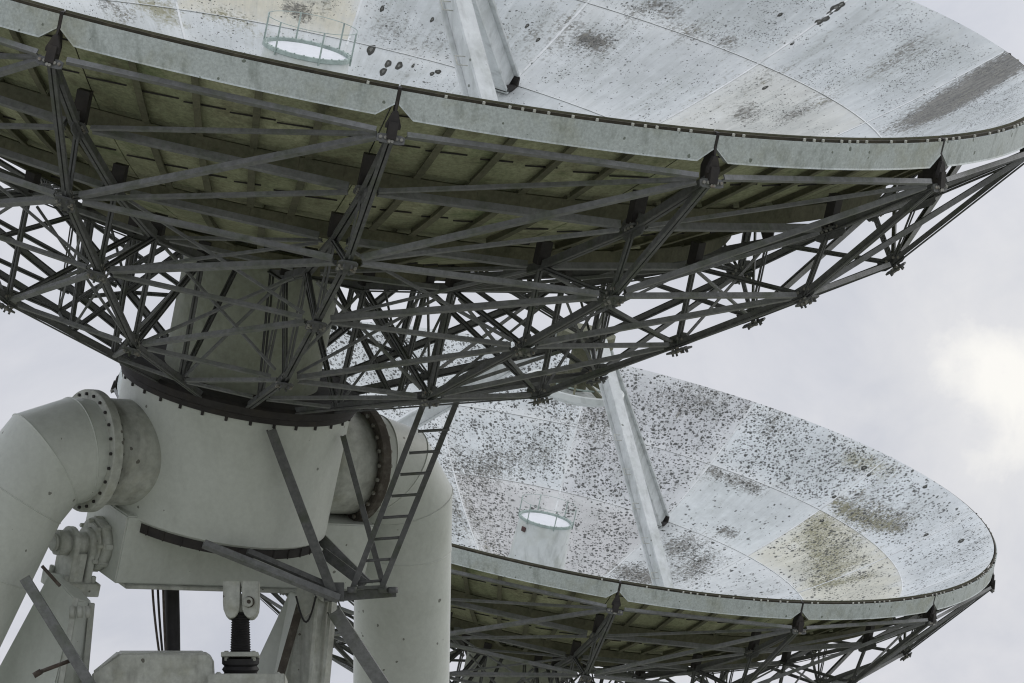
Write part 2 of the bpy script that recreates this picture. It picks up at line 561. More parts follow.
def seam_strips(parent, mat):
    """raised jointing strips over the panel seams"""
    strips = []
    for k in range(NR):
        mb = MB()
        az = rib_az(k)
        n = 24
        for q in range(n):
            ra = 0.6 + (6.36 - 0.6) * q / n; rb = 0.6 + (6.36 - 0.6) * (q + 1) / n
            mb.bar(D(ra, az, bowl(ra) + 0.0015), D(rb, az, bowl(rb) + 0.0015), 0.022, 0.005, N)
        strips.append(mb.build('seam_strip', mat, parent))
    for r in (1.75, 4.0, 5.23):
        mb = MB()
        for i in range(300):
            mb.bar(D(r, 2 * PI * i / 300, bowl(r) + 0.0027), D(r, 2 * PI * (i + 1) / 300, bowl(r) + 0.0027), 0.018, 0.005, N)
        strips.append(mb.build('seam_strip', mat, parent))
    return strips


M['seam'] = mottled('seam_paint', (0.79, 0.80, 0.795), (0.68, 0.69, 0.685), 2.5, dots=0.25, third=(0.5, 0.515, 0.5), rough=0.5, grain=9, fine=0.15)

BAND_R, BAND_T, BAND_B = 6.435, -0.053, -0.272
NODE = dict(R=(6.47, -0.385), T1=(5.56, -1.06), T2=(4.36, -1.75), T3=(3.12, -2.32), T4=(1.75, -2.72), T5=(0.72, -2.9),
            B1=(5.47, -1.66), B2=(4.37, -2.43), B3=(3.13, -3.27), M4=(1.70, -3.822), B4=(1.06, -4.07))


def nd(name, k):
    r, z = NODE[name]
    return D(r, rib_az(k), z)


def rim(root):
    # dark strip between panel edge and band, over the whole rim
    mb = MB()
    n = 300
    ring = []
    prof = [(6.395, -0.032), (6.415, -0.032), (6.415, -0.09), (6.395, -0.09)]
    idx = [mb.verts([D(r, 2 * PI * i / n, z) for i in range(n)]) for r, z in prof]
    for a in range(4):
        A, B = idx[a], idx[(a + 1) % 4]
        for i in range(n):
            mb.face((A[i], A[(i + 1) % n], B[(i + 1) % n], B[i]), 0)
    lip_edge = mb.build('lip_strip', M['lip'], root)
    mb = MB()
    rng = random.Random(3)
    dense = {0: 0.55, 1: 0.6, 2: 0.5, 14: 0.93, 3: 0.6, 6: 0.8, 9: 0.7}
    for k in range(NR):
        cnt = 26
        for q in range(cnt):
            if k not in dense or rng.random() < dense[k]:
                continue
            az = rib_az(k) + DAZ * (q + 0.5 + rng.uniform(-.1, .1)) / cnt
            c = D(6.424, az, -0.040)
            t = (U * math.cos(az) - V * math.sin(az))
            mb.box(c, t * 0.010, (V * math.cos(az) + U * math.sin(az)) * 0.0075, N * 0.011)
    mb.build('spacer_tab', M['tab'], lip_edge)['kind'] = 'stuff'
    # fifteen lengths of the skirt band, cut back over each rib
    for k in range(NR):
        mb = MB()
        n = 24
        gap = 0.016 / BAND_R
        a0, a1 = rib_az(k) + gap, rib_az(k + 1) - gap
        arc = [0, 0.0495] + [0.055 + 0.89 * i / n for i in range(n + 1)] + [1 - 0.0495, 1]
        # bottom edge: rises to the joint in a chamfer
        L = BAND_R * DAZ
        cols = []
        for f in arc:
            s = min(f, 1 - f) * L
            zb = BAND_B + max(0.0, (0.13 - s)) / 0.13 * 0.105
            az = a0 + (a1 - a0) * f
            zm = zb + 0.001
            cols.append(mb.verts([D(BAND_R - 0.03, az, BAND_T - 0.004), D(BAND_R, az, BAND_T), D(BAND_R, az, zb + 0.012), D(BAND_R + 0.008, az, zb),
                                  D(BAND_R - 0.055, az, zb - 0.003), D(BAND_R - 0.055, az, zb + 0.007), D(BAND_R - 0.010, az, zb + 0.012), D(BAND_R - 0.010, az, BAND_T - 0.012), D(BAND_R - 0.03, az, BAND_T - 0.012)]))
        for A, B in zip(cols[:-1], cols[1:]):
            m = len(A)
            for i in range(m):
                mb.face((A[i], B[i], B[(i + 1) % m], A[(i + 1) % m]), 0, False)
        mb.face(cols[0]); mb.face(cols[-1][::-1])
        mb.build('rim_band', M['band'], root)


def gusset(mb, p, ex, ey, w, h, th, bolts, mat=0, bmat=1):
    """plate in the plane ex, ey with corners cut, and bolt heads on both faces"""
    nz = ex.cross(ey).normalized()
    c = 0.28
    poly = [(-w, -h * (1 - c)), (-w * (1 - c), -h), (w * (1 - c), -h), (w, -h * (1 - c)), (w, h * (1 - c)), (w * (1 - c), h), (-w * (1 - c), h), (-w, h * (1 - c))]
    mb.prism([p + ex * x + ey * y for x, y in poly], nz * th, mat)
    for bx_, by_ in bolts:
        for sg in (-1, 1):
            mb.bolt(p + ex * (bx_ * w) + ey * (by_ * h) + nz * (sg * th / 2), nz * sg, 0.014, 0.016, bmat)


def truss(root):
    T = [M['steel'], M['bolts']]
    for k in range(NR):
        az = rib_az(k)
        er = V * math.cos(az) + U * math.sin(az)
        et = U * math.cos(az) - V * math.sin(az)
        q = lambda nme: nd(nme, k)
        mb = MB()
        # chords are pairs of angles back to back
        def pair(a, b, w, h, gap=0.02):
            pa, pb = q(a), q(b)
            d = (pb - pa).normalized()
            up = et.cross(d)
            for sg in (-1, 1):
                mb.bar(pa + et * sg * (gap / 2 + w / 2), pb + et * sg * (gap / 2 + w / 2), w, 0.012, up, 0, ot=-h / 2)
                mb.bar(pa + et * sg * (gap / 2 + 0.006), pb + et * sg * (gap / 2 + 0.006), 0.012, h - 0.013, up, 0, ot=0.007)
        for a, b in (('R', 'T1'), ('T1', 'T2'), ('T2', 'T3'), ('T3', 'T4'), ('T4', 'T5')):
            pair(a, b, 0.034, 0.07, 0.014)
        for a, b in (('R', 'B1'), ('B1', 'B2')):
            pair(a, b, 0.028, 0.055, 0.012)
        pair('B2', 'B3', 0.026, 0.05, 0.012)
        pair('B3', 'B4', 0.026, 0.055, 0.012)
        for a, b in (('T1', 'B1'), ('B1', 'T2'), ('T2', 'B2'), ('B2', 'T3'), ('T3', 'B3'), ('B3', 'T4'), ('T4', 'M4'), ('M4', 'T5')):
            pair(a, b, 0.018, 0.03, 0.012)
        rib = mb.build('radial_truss', T, root)
        # posts that carry the panels
        for nme in ('T1', 'T2', 'T3', 'T4'):
            r, z = NODE[nme]
            mb = MB()
            mb.bar(D(r, az, z + 0.02), D(r, az, bowl(r) - 0.11), 0.11, 0.08, er, 0)
            mb.build('panel_post', M['dark_steel'], rib)
        # rim bracket in the notch of the band
        mb = MB()
        hb = BAND_B
        mb.prism([D(6.455, az, -0.215) - et * 0.02, D(6.455, az, -0.215) + et * 0.02, D(6.47, az, -0.32) + et * 0.06, D(6.47, az, -0.35) + et * 0.06,
                  D(6.47, az, -0.35) - et * 0.06, D(6.47, az, -0.32) - et * 0.06], er * 0.03)
        mb.bar(D(6.41, az, -0.03), D(6.40, az, -0.30), 0.028, 0.05, er, 0)
        mb.bar(D(6.46, az, -0.30), D(6.48, az, -0.43), 0.075, 0.08, er, 0)
        mb.prism([D(6.40, az, -0.06), D(6.47, az, -0.24), D(6.49, az, -0.43), D(6.34, az, -0.47), D(6.3, az, -0.33)], et * 0.016)
        mb.build('rim_bracket', M['dark_steel'], rib)
        # gusset plates
        for nme, w, h in (('R', 0.11, 0.036), ('T1', 0.075, 0.09), ('B1', 0.10, 0.07), ('B2', 0.10, 0.075), ('B3', 0.09, 0.07)):
            mb = MB()
            p = q(nme)
            if nme == 'R':
                # plate the ring struts and diagonals land on, facing out and down
                ey = (N * 0.8 - er * 0.35).normalized()
                gusset(mb, p + (er * 0.02 - N * 0.045), et, ey, w, h, 0.014, [(-.75, .1), (-.4, .1), (.4, .1), (.75, .1), (-.1, -.6), (.1, -.6)])
            elif nme == 'T1':
                d = (q('T2') - q('R')).normalized()
                gusset(mb, p + d.cross(et) * 0.0, et, d, w, h, 0.014, [(-.6, .5), (-.6, 0), (-.6, -.5), (.6, .5), (.6, 0), (.6, -.5)])
                gusset(mb, p, d, d.cross(et), 0.15, 0.09, 0.014, [(-.6, 0), (.6, 0)])
            else:
                prv = {'B1': 'R', 'B2': 'B1', 'B3': 'B2'}[nme]; nxt = {'B1': 'B2', 'B2': 'B3', 'B3': 'B4'}[nme]
                d = (q(nxt) - q(prv)).normalized()
                up = et.cross(d)
                if up.dot(N) < 0:
                    up = -up
                gusset(mb, p - up * 0.06, et, d, w * 0.8, h * 1.35, 0.014, [(-.8, .2), (-.8, -.3), (-.5, 0), (.5, 0), (.8, .2), (.8, -.3)])
                gusset(mb, p + up * 0.02, d, up, 0.12, 0.055, 0.014, [(-.6, 0), (-.3, .3), (.3, .3), (.6, 0)])
                for i in (-1.0, 1.0):
                    for sg in (-1, 1):
                        mb.bolt(p - up * 0.067 + d * (0.055 * i) + et * (0.03 * sg), -up, 0.010, 0.03, 0)
            mb.build('gusset_plate', T, rib)
    # hoops between the ribs and single diagonals, each a bar of its own
    def strut(name, a, ka, b, kb, w, h, kind, inset=0.12):
        pa, pb = nd(a, ka), nd(b, kb)
        d = (pb - pa).normalized()
        az = (rib_az(ka) + rib_az(kb)) / 2
        er = V * math.cos(az) + U * math.sin(az)
        out = (er * 0.55 - N * 0.83)                   # outward and down: the face you see
        pa = pa + d * inset + out * 0.02; pb = pb - d * inset + out * 0.02
        mb = MB()
        if kind == 'L':
            mb.angle(pa, pb, w, h, 0.012, -out)
        else:
            mb.channel(pa, pb, w, h, 0.012, -out)
        mb.build(name, M['brace'], root)
    for k in range(NR):
        strut('ring_strut', 'R', k, 'R', k + 1, 0.060, 0.041, 'L')
        strut('ring_strut', 'T1', k, 'T1', k + 1, 0.057, 0.060, 'C')
        strut('ring_strut', 'T2', k, 'T2', k + 1, 0.053, 0.053, 'C')
        strut('ring_strut', 'B1', k, 'B1', k + 1, 0.053, 0.041, 'L')
        strut('ring_strut', 'B2', k, 'B2', k + 1, 0.041, 0.034, 'L')
        strut('ring_strut', 'B3', k, 'B3', k + 1, 0.038, 0.034, 'L')
        strut('diagonal_brace', 'B1', k, 'R', k + 1, 0.059, 0.045, 'C')
        strut('diagonal_brace', 'T1', k, 'R', k + 1, 0.038, 0.031, 'L')
        strut('diagonal_brace', 'B1', k, 'T1', k + 1, 0.041, 0.031, 'L')
        strut('diagonal_brace', 'B2', k, 'B1', k + 1, 0.060, 0.045, 'C')
        strut('diagonal_brace', 'B3', k, 'B2', k + 1, 0.047, 0.038, 'C')
        strut('diagonal_brace', 'M4', k, 'B3', k + 1, 0.034, 0.031, 'L')
        strut('inner_brace', 'T3', k, 'T3', k + 1, 0.038, 0.038, 'L')
        strut('inner_brace', 'B2', k, 'T2', k + 1, 0.024, 0.023, 'L')
        strut('inner_brace', 'B3', k, 'T3', k + 1, 0.023, 0.023, 'L')
        strut('cross_brace', 'T2', k, 'B2', k + 1, 0.023, 0.023, 'L')
        strut('cross_brace', 'T3', k, 'B3', k + 1, 0.022, 0.022, 'L')
        strut('cross_brace', 'M4', k, 'T4', k + 1, 0.022, 0.022, 'L', 0.06)
        strut('cross_brace', 'M4', k, 'M4', k + 1, 0.031, 0.026, 'L', 0.06)
        strut('inner_brace', 'T3', k, 'T2', k + 1, 0.026, 0.026, 'L')


def mount(root):
    O = C1 - ROOT
    mb = MB()
    mb.lathe(O, N, [(0.0, -2.76), (0.74, -2.76), (0.71, -3.0), (0.70, -4.1)], 64)
    mb.build('hub_housing', M['housing'], root)
    mb = MB()
    mb.lathe(O, N, [(0.6, -4.06), (1.07, -4.06), (1.10, -4.09), (1.10, -4.15), (1.065, -4.17), (1.065, -4.215), (0.9, -4.215)], 72)
    for i in range(30):
        az = 2 * PI * i / 30
        mb.bolt(D(1.04, az, -4.21), -N, 0.014, 0.045)
    mb.build('bearing_ring', M['dark_steel'], root)
    # declination drum with its two stub pipes
    zc = -4.85
    mb = MB()
    mb.lathe(O, N, [(0.0, -4.2), (1.035, -4.2), (1.035, -5.36), (0.98, -5.40), (0.0, -5.40)], 80)
    drum = mb.build('declination_drum', M['mount'], root)
    for sg in (-1, 1):
        mb = MB()
        mb.cyl(G(sg * 0.8, 0, zc), G(sg * 1.34, 0, zc), 0.475, n=64)
        mb.build('stub_pipe', M['mount_dirty'], drum)
    drops = {-1: [(0.04, 0.0), (0.14, 0.0), (0.42, 0.10), (0.64, 0.44), (0.84, 1.1), (1.71, 4.0)],
             1: [(0.04, 0.0), (0.14, 0.0), (0.36, 0.06), (0.60, 0.34), (0.70, 0.80), (1.42, 4.0)]}
    for sg in (-1, 1):
        fl = 1.40
        pts = [G(sg * (fl + x), 0, zc - y) for x, y in drops[sg]]
        mb = MB()
        r = 0.462 if sg < 0 else 0.448
        rings = mb.pipe(pts, r, 64)
        el = mb.build('elbow_pipe', M['mount'], root)
        # weld bead at each mitre
        for rg in rings[1:-1]:
            mb = MB()
            mb.pipe(rg + [rg[0]], 0.007, 6, caps=False)
            mb.build('weld_bead', M['mount'], el)
        mb = MB()
        mb.lathe(G(sg * fl, 0, zc), AX * sg, [(0.44, -0.055), (0.535, -0.055), (0.545, -0.045), (0.545, 0.035), (0.535, 0.045), (0.44, 0.045)], 72)
        fg = mb.build('pipe_flange', M['mount_dirty'] if sg < 0 else M['flange_dark'], el)
        for i in range(24):
            a = 2 * PI * i / 24
            for off, dr in ((0.043, AX * sg), (-0.053, AX * -sg)):
                mb = MB()
                mb.bolt(G(sg * (fl + off), 0, zc) + (BX * math.cos(a) + N * math.sin(a)) * 0.503, dr, 0.0145 if sg < 0 else 0.02, 0.022)
                mb.build('flange_bolt', M['dark_steel'] if sg < 0 else M['bolts'], el)
        # counterweight at the foot of the arm
        e = pts[-1]
        d = (pts[-1] - pts[-2]).normalized()
        mb = MB()
        mb.lathe(e, d, [(0.0, -0.5), (0.75, -0.5), (0.78, -0.47), (0.78, 0.35), (0.75, 0.38), (0.0, 0.38)], 48)
        mb.build('counterweight', M['mount_dirty'], el)
    # box girder under the drum
    mb = MB()
    mb.hexa([G(a, b, z) for a in (-1.08, 1.52) for b, z in ((-0.36, -5.96), (0.36, -5.96), (0.36, -5.33), (-0.36, -5.33))])
    gird = mb.build('box_girder', M['mount'], root, 0.012)
    mb = MB()
    mb.hexa([G(a, b, z) for a in (-0.98, 1.54) for b, z in ((-0.40, -5.995), (0.40, -5.995), (0.40, -5.963), (-0.40, -5.963))])
    mb.build('girder_flange', M['mount_dirty'], gird, 0.004)
    mb = MB()
    mb.lathe(O, N, [(0.9, -5.39), (1.0, -5.39), (1.0, -5.475), (0.9, -5.475)], 72)
    for i in range(36):
        az = 2 * PI * i / 36
        mb.bar(D(1.0, az, -5.39), D(1.0, az, -5.478), 0.012, 0.02, V)
    mb.build('drum_foot_ring', M['dark_steel'], gird)
    # left trunnion on the girder's near end
    zt = -5.72
    mb = MB()
    mb.cyl(G(-1.075, -0.02, zt), G(-1.17, -0.02, zt), 0.235, n=40)
    mb.cyl(G(-1.17, -0.02, zt), G(-1.20, -0.02, zt), 0.20, n=40)
    mb.cyl(G(-1.20, -0.02, zt), G(-1.46, -0.02, zt), 0.105, n=32)
    for i in range(8):
        a = 2 * PI * i / 8 + 0.2
        mb.bolt(G(-1.17, -0.02, zt) + (BX * math.cos(a) + N * math.sin(a)) * 0.205, -AX, 0.022, 0.05)
        c = G(-1.12, -0.02, zt) + (BX * math.cos(a) + N * math.sin(a)) * 0.235
        mb.bar(c - AX * 0.04, c + AX * 0.04, 0.05, 0.03, (BX * math.cos(a) + N * math.sin(a)))
    mb.build('trunnion', M['mount_dirty'], root, 0.006)
    Zw = Vector((0, 0, 1))
    Xw = Vector((1, 0, 0)); Yw = Vector((0, 1, 0))
    # bearing block on top of the left leg
    c = at(82, 560, -0.95)
    mb = MB()
    for sg in (-1, 1):
        cc = G(-1.30 + sg * 0.085, -0.02, zt)
        mb.prism([cc + BX * x + N * y for x, y in [(-0.15, -0.42), (0.15, -0.42), (0.15, 0.0)] + [(0.15 * math.cos(t), 0.15 * math.sin(t)) for t in [PI * i / 10 for i in range(1, 10)]] + [(-0.15, 0.0)]], AX * 0.06)
    mb.box(G(-1.30, -0.02, zt - 0.38), AX * 0.2, BX * 0.19, N * 0.06)
    mb.box(G(-1.33, -0.02, zt - 0.20), AX * 0.07, BX * 0.13, N * 0.14)
    mb.cyl(G(-1.42, -0.02, zt), G(-1.53, -0.02, zt), 0.12, n=8)
    mb.cyl(G(-1.53, -0.02, zt), G(-1.57, -0.02, zt), 0.08, n=16)
    for sg in (-1, 1):
        for t in (-1, 1):
            mb.bolt(G(-1.30 + sg * 0.14, -0.02 + t * 0.14, zt - 0.32), N, 0.025, 0.06)
    mb.build('bearing_block', M['mount_dirty'], root, 0.006)

    def leg(name, top, bot, mat, bev=0.012):
        """tapered four-sided post from quads given as pixel corners with depth"""
        m_ = MB()
        m_.hexa([at(*p) for p in top] + [at(*p) for p in bot])
        return m_.build(name, mat, root, bev)

    # left leg: wide plate leaning out to the left, column under the bearing
    def ext(p, q, f):
        return tuple(p[i] + (q[i] - p[i]) * f for i in range(3))
    EX = 2.6
    t = [(50, 572, -0.72), (76, 600, -0.98), (92, 602, -0.70), (66, 574, -0.45)]
    b = [(-2, 668, -0.62), (54, 690, -1.08), (83, 690, -0.78), (30, 668, -0.30)]
    post = leg('support_leg', t, [ext(p, q, EX) for p, q in zip(t, b)], M['mount'])
    mb = MB()
    mb.bar(at(76, 598, -1.0), at(60, 690, -1.12), 0.05, 0.05, Yw)
    mb.bar(at(92, 603, -0.75), at(84, 690, -0.86), 0.05, 0.05, Yw)
    for i in range(3):
        mb.cyl(at(72 + 8 * i, 606, -1.05), at(72 + 8 * i, 618, -1.05), 0.028, n=10)
    mb.build('leg_stiffener', M['mount_dirty'], post, 0.004)
    # right pair of legs
    t = [(290, 590, 0.35), (303, 596, 0.15), (312, 596, 0.40), (300, 590, 0.6)]
    b = [(256, 662, 0.25), (281, 684, 0.02), (293, 684, 0.30), (268, 662, 0.5)]
    leg2 = leg('support_leg', t, [ext(p, q, EX) for p, q in zip(t, b)], M['mount'])
    mb = MB()
    mb.angle(at(301, 602, 0.05), at(276, 690, -0.06), 0.07, 0.05, 0.012, Vector((0, 1, 0)))
    mb.build('leg_stiffener', M['flange_dark'], leg2)
    t = [(301, 594, 0.18), (316, 598, 0.0), (338, 600, 0.22), (322, 596, 0.5)]
    b = [(283, 690, 0.10), (309, 690, -0.08), (330, 690, 0.15), (306, 690, 0.45)]
    leg3 = leg('support_leg', t, [ext(p, q, EX) for p, q in zip(t, b)], M['mount_dirty'])
    mb = MB()
    mb.bar(at(317, 598, -0.02), at(309, 690, -0.10), 0.03, 0.05, Yw)
    mb.bar(at(331, 598, 0.10), at(322, 690, 0.02), 0.03, 0.05, Yw)
    mb.build('leg_stiffener', M['mount_dirty'], leg3, 0.004)
    # lug plate with a drooping cable at the head of the right legs
    mb = MB()
    cc = at(305, 598, -0.12)
    mb.prism([cc + Xw * x + Zw * y for x, y in [(-0.075, 0.10), (0.075, 0.10), (0.075, -0.05), (0.05, -0.13), (0.0, -0.17), (-0.05, -0.13), (-0.075, -0.05)]], Yw * 0.05)
    mb.cyl(at(326, 592, -0.2), at(326, 592, 0.15), 0.09, n=24)
    for i in range(6):
        a = i * PI / 3
        mb.bolt(at(326, 592, -0.19) + Xw * 0.06 * math.cos(a) + Zw * 0.06 * math.sin(a), -Yw, 0.014, 0.03)
    mb.build('hinge_lug', M['mount_dirty'], root, 0.004)
    mb = MB()
    pts = [at(296 + 20 * i / 12, 594 + 26 * math.sin(PI * i / 12) + 2, -0.22) for i in range(13)]
    mb.pipe(pts, 0.009, 8, smooth_joints=True)
    mb.build('hinge_cable', M['black'], root)

    # jack screw: clevis under the girder, bellows, nut housing
    j = lambda y, x=240.5: at(x, y, -0.75)
    mb = MB()
    for x0 in (230, 249):
        cc = at(x0 + 2, 598, -0.75)
        wd = 0.075
        mb.prism([cc + Xw * x + Zw * y for x, y in [(-wd, 0.14), (wd, 0.14), (wd, -0.05)] + [(wd * math.cos(t_), -0.07 + 0.12 * -math.sin(t_)) for t_ in [PI * i / 8 for i in range(1, 8)]] + [(-wd, -0.05)]], Yw * 0.22)
    mb.cyl(at(224, 603, -0.75), at(259, 603, -0.75), 0.055, n=20)
    mb.cyl(at(241, 603, -0.80), at(241, 603, -0.66), 0.085, n=24)
    mb.cyl(at(248, 602, -0.90), at(248, 602, -0.64), 0.045, n=16)
    mb.box(at(241, 610, -0.73), Xw * 0.055, Yw * 0.06, Zw * 0.09)
    clev = mb.build('clevis', M['mount_dirty'], root, 0.006)
    mb = MB()
    cc = at(249, 602, -0.87)
    for r_, h_ in ((0.05, 0.012), (0.034, 0.024), (0.018, 0.034)):
        mb.cyl(cc, cc - Yw * h_, r_, n=18)
    mb.build('clevis_pin', M['flange_dark'], clev)
    mb = MB()
    o_ = j(612)
    ax = (j(655) - j(612)).normalized()
    Ln = (j(656) - j(612)).length
    pr = [(0.0, 0.0), (0.06, 0.0)]
    nb = 18
    for i in range(nb):
        rr = 0.072 + 0.014 * i / nb
        pr += [(rr + 0.010, Ln * (i + 0.25) / nb), (rr, Ln * (i + 0.85) / nb)]
    mb.lathe(o_, ax, pr, 28)
    mb.build('jack_bellows', M['black'], root)
    mb = MB()
    mb.box(j(656), Xw * 0.165, Yw * 0.16, Zw * 0.02)
    for sx in (-1, 1):
        mb.cyl(j(652) + Xw * sx * 0.12 - Yw * 0.1, j(662) + Xw * sx * 0.12 - Yw * 0.1, 0.022, n=8)
    plate_ = mb.build('jack_plate', M['mount_dirty'], root, 0.004)
    mb = MB()
    mb.lathe(j(658), ax, [(0.0, 0.0), (0.165, 0.0), (0.165, 0.05), (0.145, 0.07), (0.165, 0.10), (0.145, 0.13), (0.165, 0.16), (0.15, 0.2), (0.15, 0.9), (0, 0.9)], 36)
    mb.build('jack_housing', M['black'], root)
    mb = MB()
    mb.box(at(248, 690, -0.85), Xw * 0.34, Yw * 0.3, Zw * 0.115)
    for sx in (-1, 1):
        mb.cyl(at(248, 679, -1.0) + Xw * sx * 0.26, at(248, 672, -1.0) + Xw * sx * 0.26, 0.03, n=6)
    mb.build('jack_base', M['mount_dirty'], root, 0.01)

    # black drain pipe and three cables
    mb = MB()
    mb.pipe([at(171.5, 575, 0.1), at(172.5, 620, 0.1), at(173.5, 700, 0.1)], 0.068, 24)
    mb.build('black_pipe', M['black'], root)
    for x0, x1, mm in ((152, 160, 'rust'), (157.5, 163, 'dark_steel'), (163, 166, 'rust')):
        mb = MB()
        pts = [at(x0 + (x1 - x0) * (i / 8) ** 1.6, 574 + 84 * i / 8, 0.0) for i in range(9)]
        mb.pipe(pts, 0.011, 8, smooth_joints=True)
        mb.build('hanging_cable', M[mm], root)
    # drive box, with a chamfered left shoulder
    mb = MB()
    o1 = [(92, 672, -1.25), (120, 653, -1.25), (206, 653, -1.05), (214, 659, -1.05), (217, 720, -1.05), (90, 720, -1.25)]
    o2 = [(92, 672, -0.65), (118, 650.5, -0.65), (204, 650.5, -0.45), (212, 656, -0.45), (215, 720, -0.45), (90, 720, -0.65)]
    a = mb.verts([at(*p) for p in o1]); b = mb.verts([at(*p) for p in o2])
    mb.face(a); mb.face(b[::-1])
    for i in range(6):
        mb.face((a[i], b[i], b[(i + 1) % 6], a[(i + 1) % 6]))
    mb.build('drive_box', M['mount_dirty'], root, 0.02)

    # steel struts and ties round the mount
    def tie(name, p, q_, w, h, mat='steel', up=None):
        m_ = MB()
        m_.channel(at(*p), at(*q_), w, h, 0.014, up or Vector((0, 1, 0.2)))
        return m_.build(name, M[mat], root)
    tie('leg_tie', (24, 578, -1.5), (97, 696, -1.5), 0.092, 0.07, 'brace')
    mb = MB(); mb.cyl(at(37, 673, -1.45), at(72, 660, -1.42), 0.018, n=10); mb.cyl(at(36, 671, -1.47), at(39, 676, -1.47), 0.04, n=10)
    mb.build('tie_rod', M['rust'], root)
    mb = MB(); mb.cyl(at(42, 566, -1.3), at(60, 586, -1.25), 0.016, n=10)
    mb.build('tie_rod', M['rust'], root)
    tie('drum_strut', (271, 430, -1.18), (332, 592, -0.80), 0.085, 0.06, 'steel')
    tie('drum_strut', (343, 436, -0.5), (384, 588, -0.25), 0.05, 0.045, 'steel')
    tie('girder_brace', (203, 546, -1.1), (338, 601, -0.82), 0.07, 0.06, 'brace', Vector((0, 0.3, 1)))
    tie('girder_brace', (247, 553, -1.0), (338, 592, -0.74), 0.045, 0.05, 'steel', Vector((0, 0.3, 1)))
    tie('platform_brace', (318, 536, 0.1), (366, 584, -0.3), 0.10, 0.08, 'brace')
    tie('platform_brace', (322, 552, -0.1), (364, 584, -0.4), 0.09, 0.07, 'steel')
    tie('platform_brace', (334, 612, -0.1), (392, 700, 0.2), 0.125, 0.1, 'brace')
    # landing that the ladder stands on
    mb = MB()
    mb.channel(at(330, 597, -0.72), at(396, 592, -0.62), 0.085, 0.09, 0.014, Vector((0, 1, 0.1)))
    mb.bar(at(352, 588, -0.70), at(384, 587, -0.66), 0.03, 0.03, Zw)
    for x in (352, 383, 393):
        mb.cyl(at(x, 587, -0.74), at(x, 593, -0.74), 0.045, n=8)
    mb.box(at(334, 592, -0.72), Xw * 0.09, Yw * 0.05, Zw * 0.08)
    mb.build('ladder_landing', M['steel'], root)
    lad = None
    rails = []
    for x0, y0, x1, y1 in ((425, 412, 352, 590), (459, 408, 382, 587)):
        mb = MB()
        mb.channel(at(x0, y0 - 12, -0.62), at(x1, y1, -0.66), 0.05, 0.035, 0.01, Vector((0, 1, 0)))
        rails.append(mb)
    lad = rails[0].build('ladder', M['steel'], root)
    rails[1].build('ladder_rail', M['steel'], lad)
    for i in range(8):
        f = (i + 0.9) / 8.25
        mb = MB()
        y = 412 + (590 - 412) * f
        mb.cyl(at(425 + (352 - 425) * f + 1, y, -0.635), at(459 + (382 - 459) * f - 1, y - 2, -0.635), 0.0135, n=10)
        mb.build('ladder_rung', M['steel'], lad)
    # pedestal under everything, below the picture
    mb = MB()
    c0 = Vector((0, 0, 0)); hx, hy, ht = 3.6, 3.0, 3.3
    mb.hexa([c0 + Vector((x * 1.15, y * 1.15, -0.2)) for x, y in ((-hx, -hy), (hx, -hy), (hx, hy), (-hx, hy))] + [c0 + Vector((x, y, ht)) for x, y in ((-hx, -hy), (hx, -hy), (hx, hy), (-hx, hy))])
    mb.build('concrete_pedestal', M['concrete'], root, 0.03)


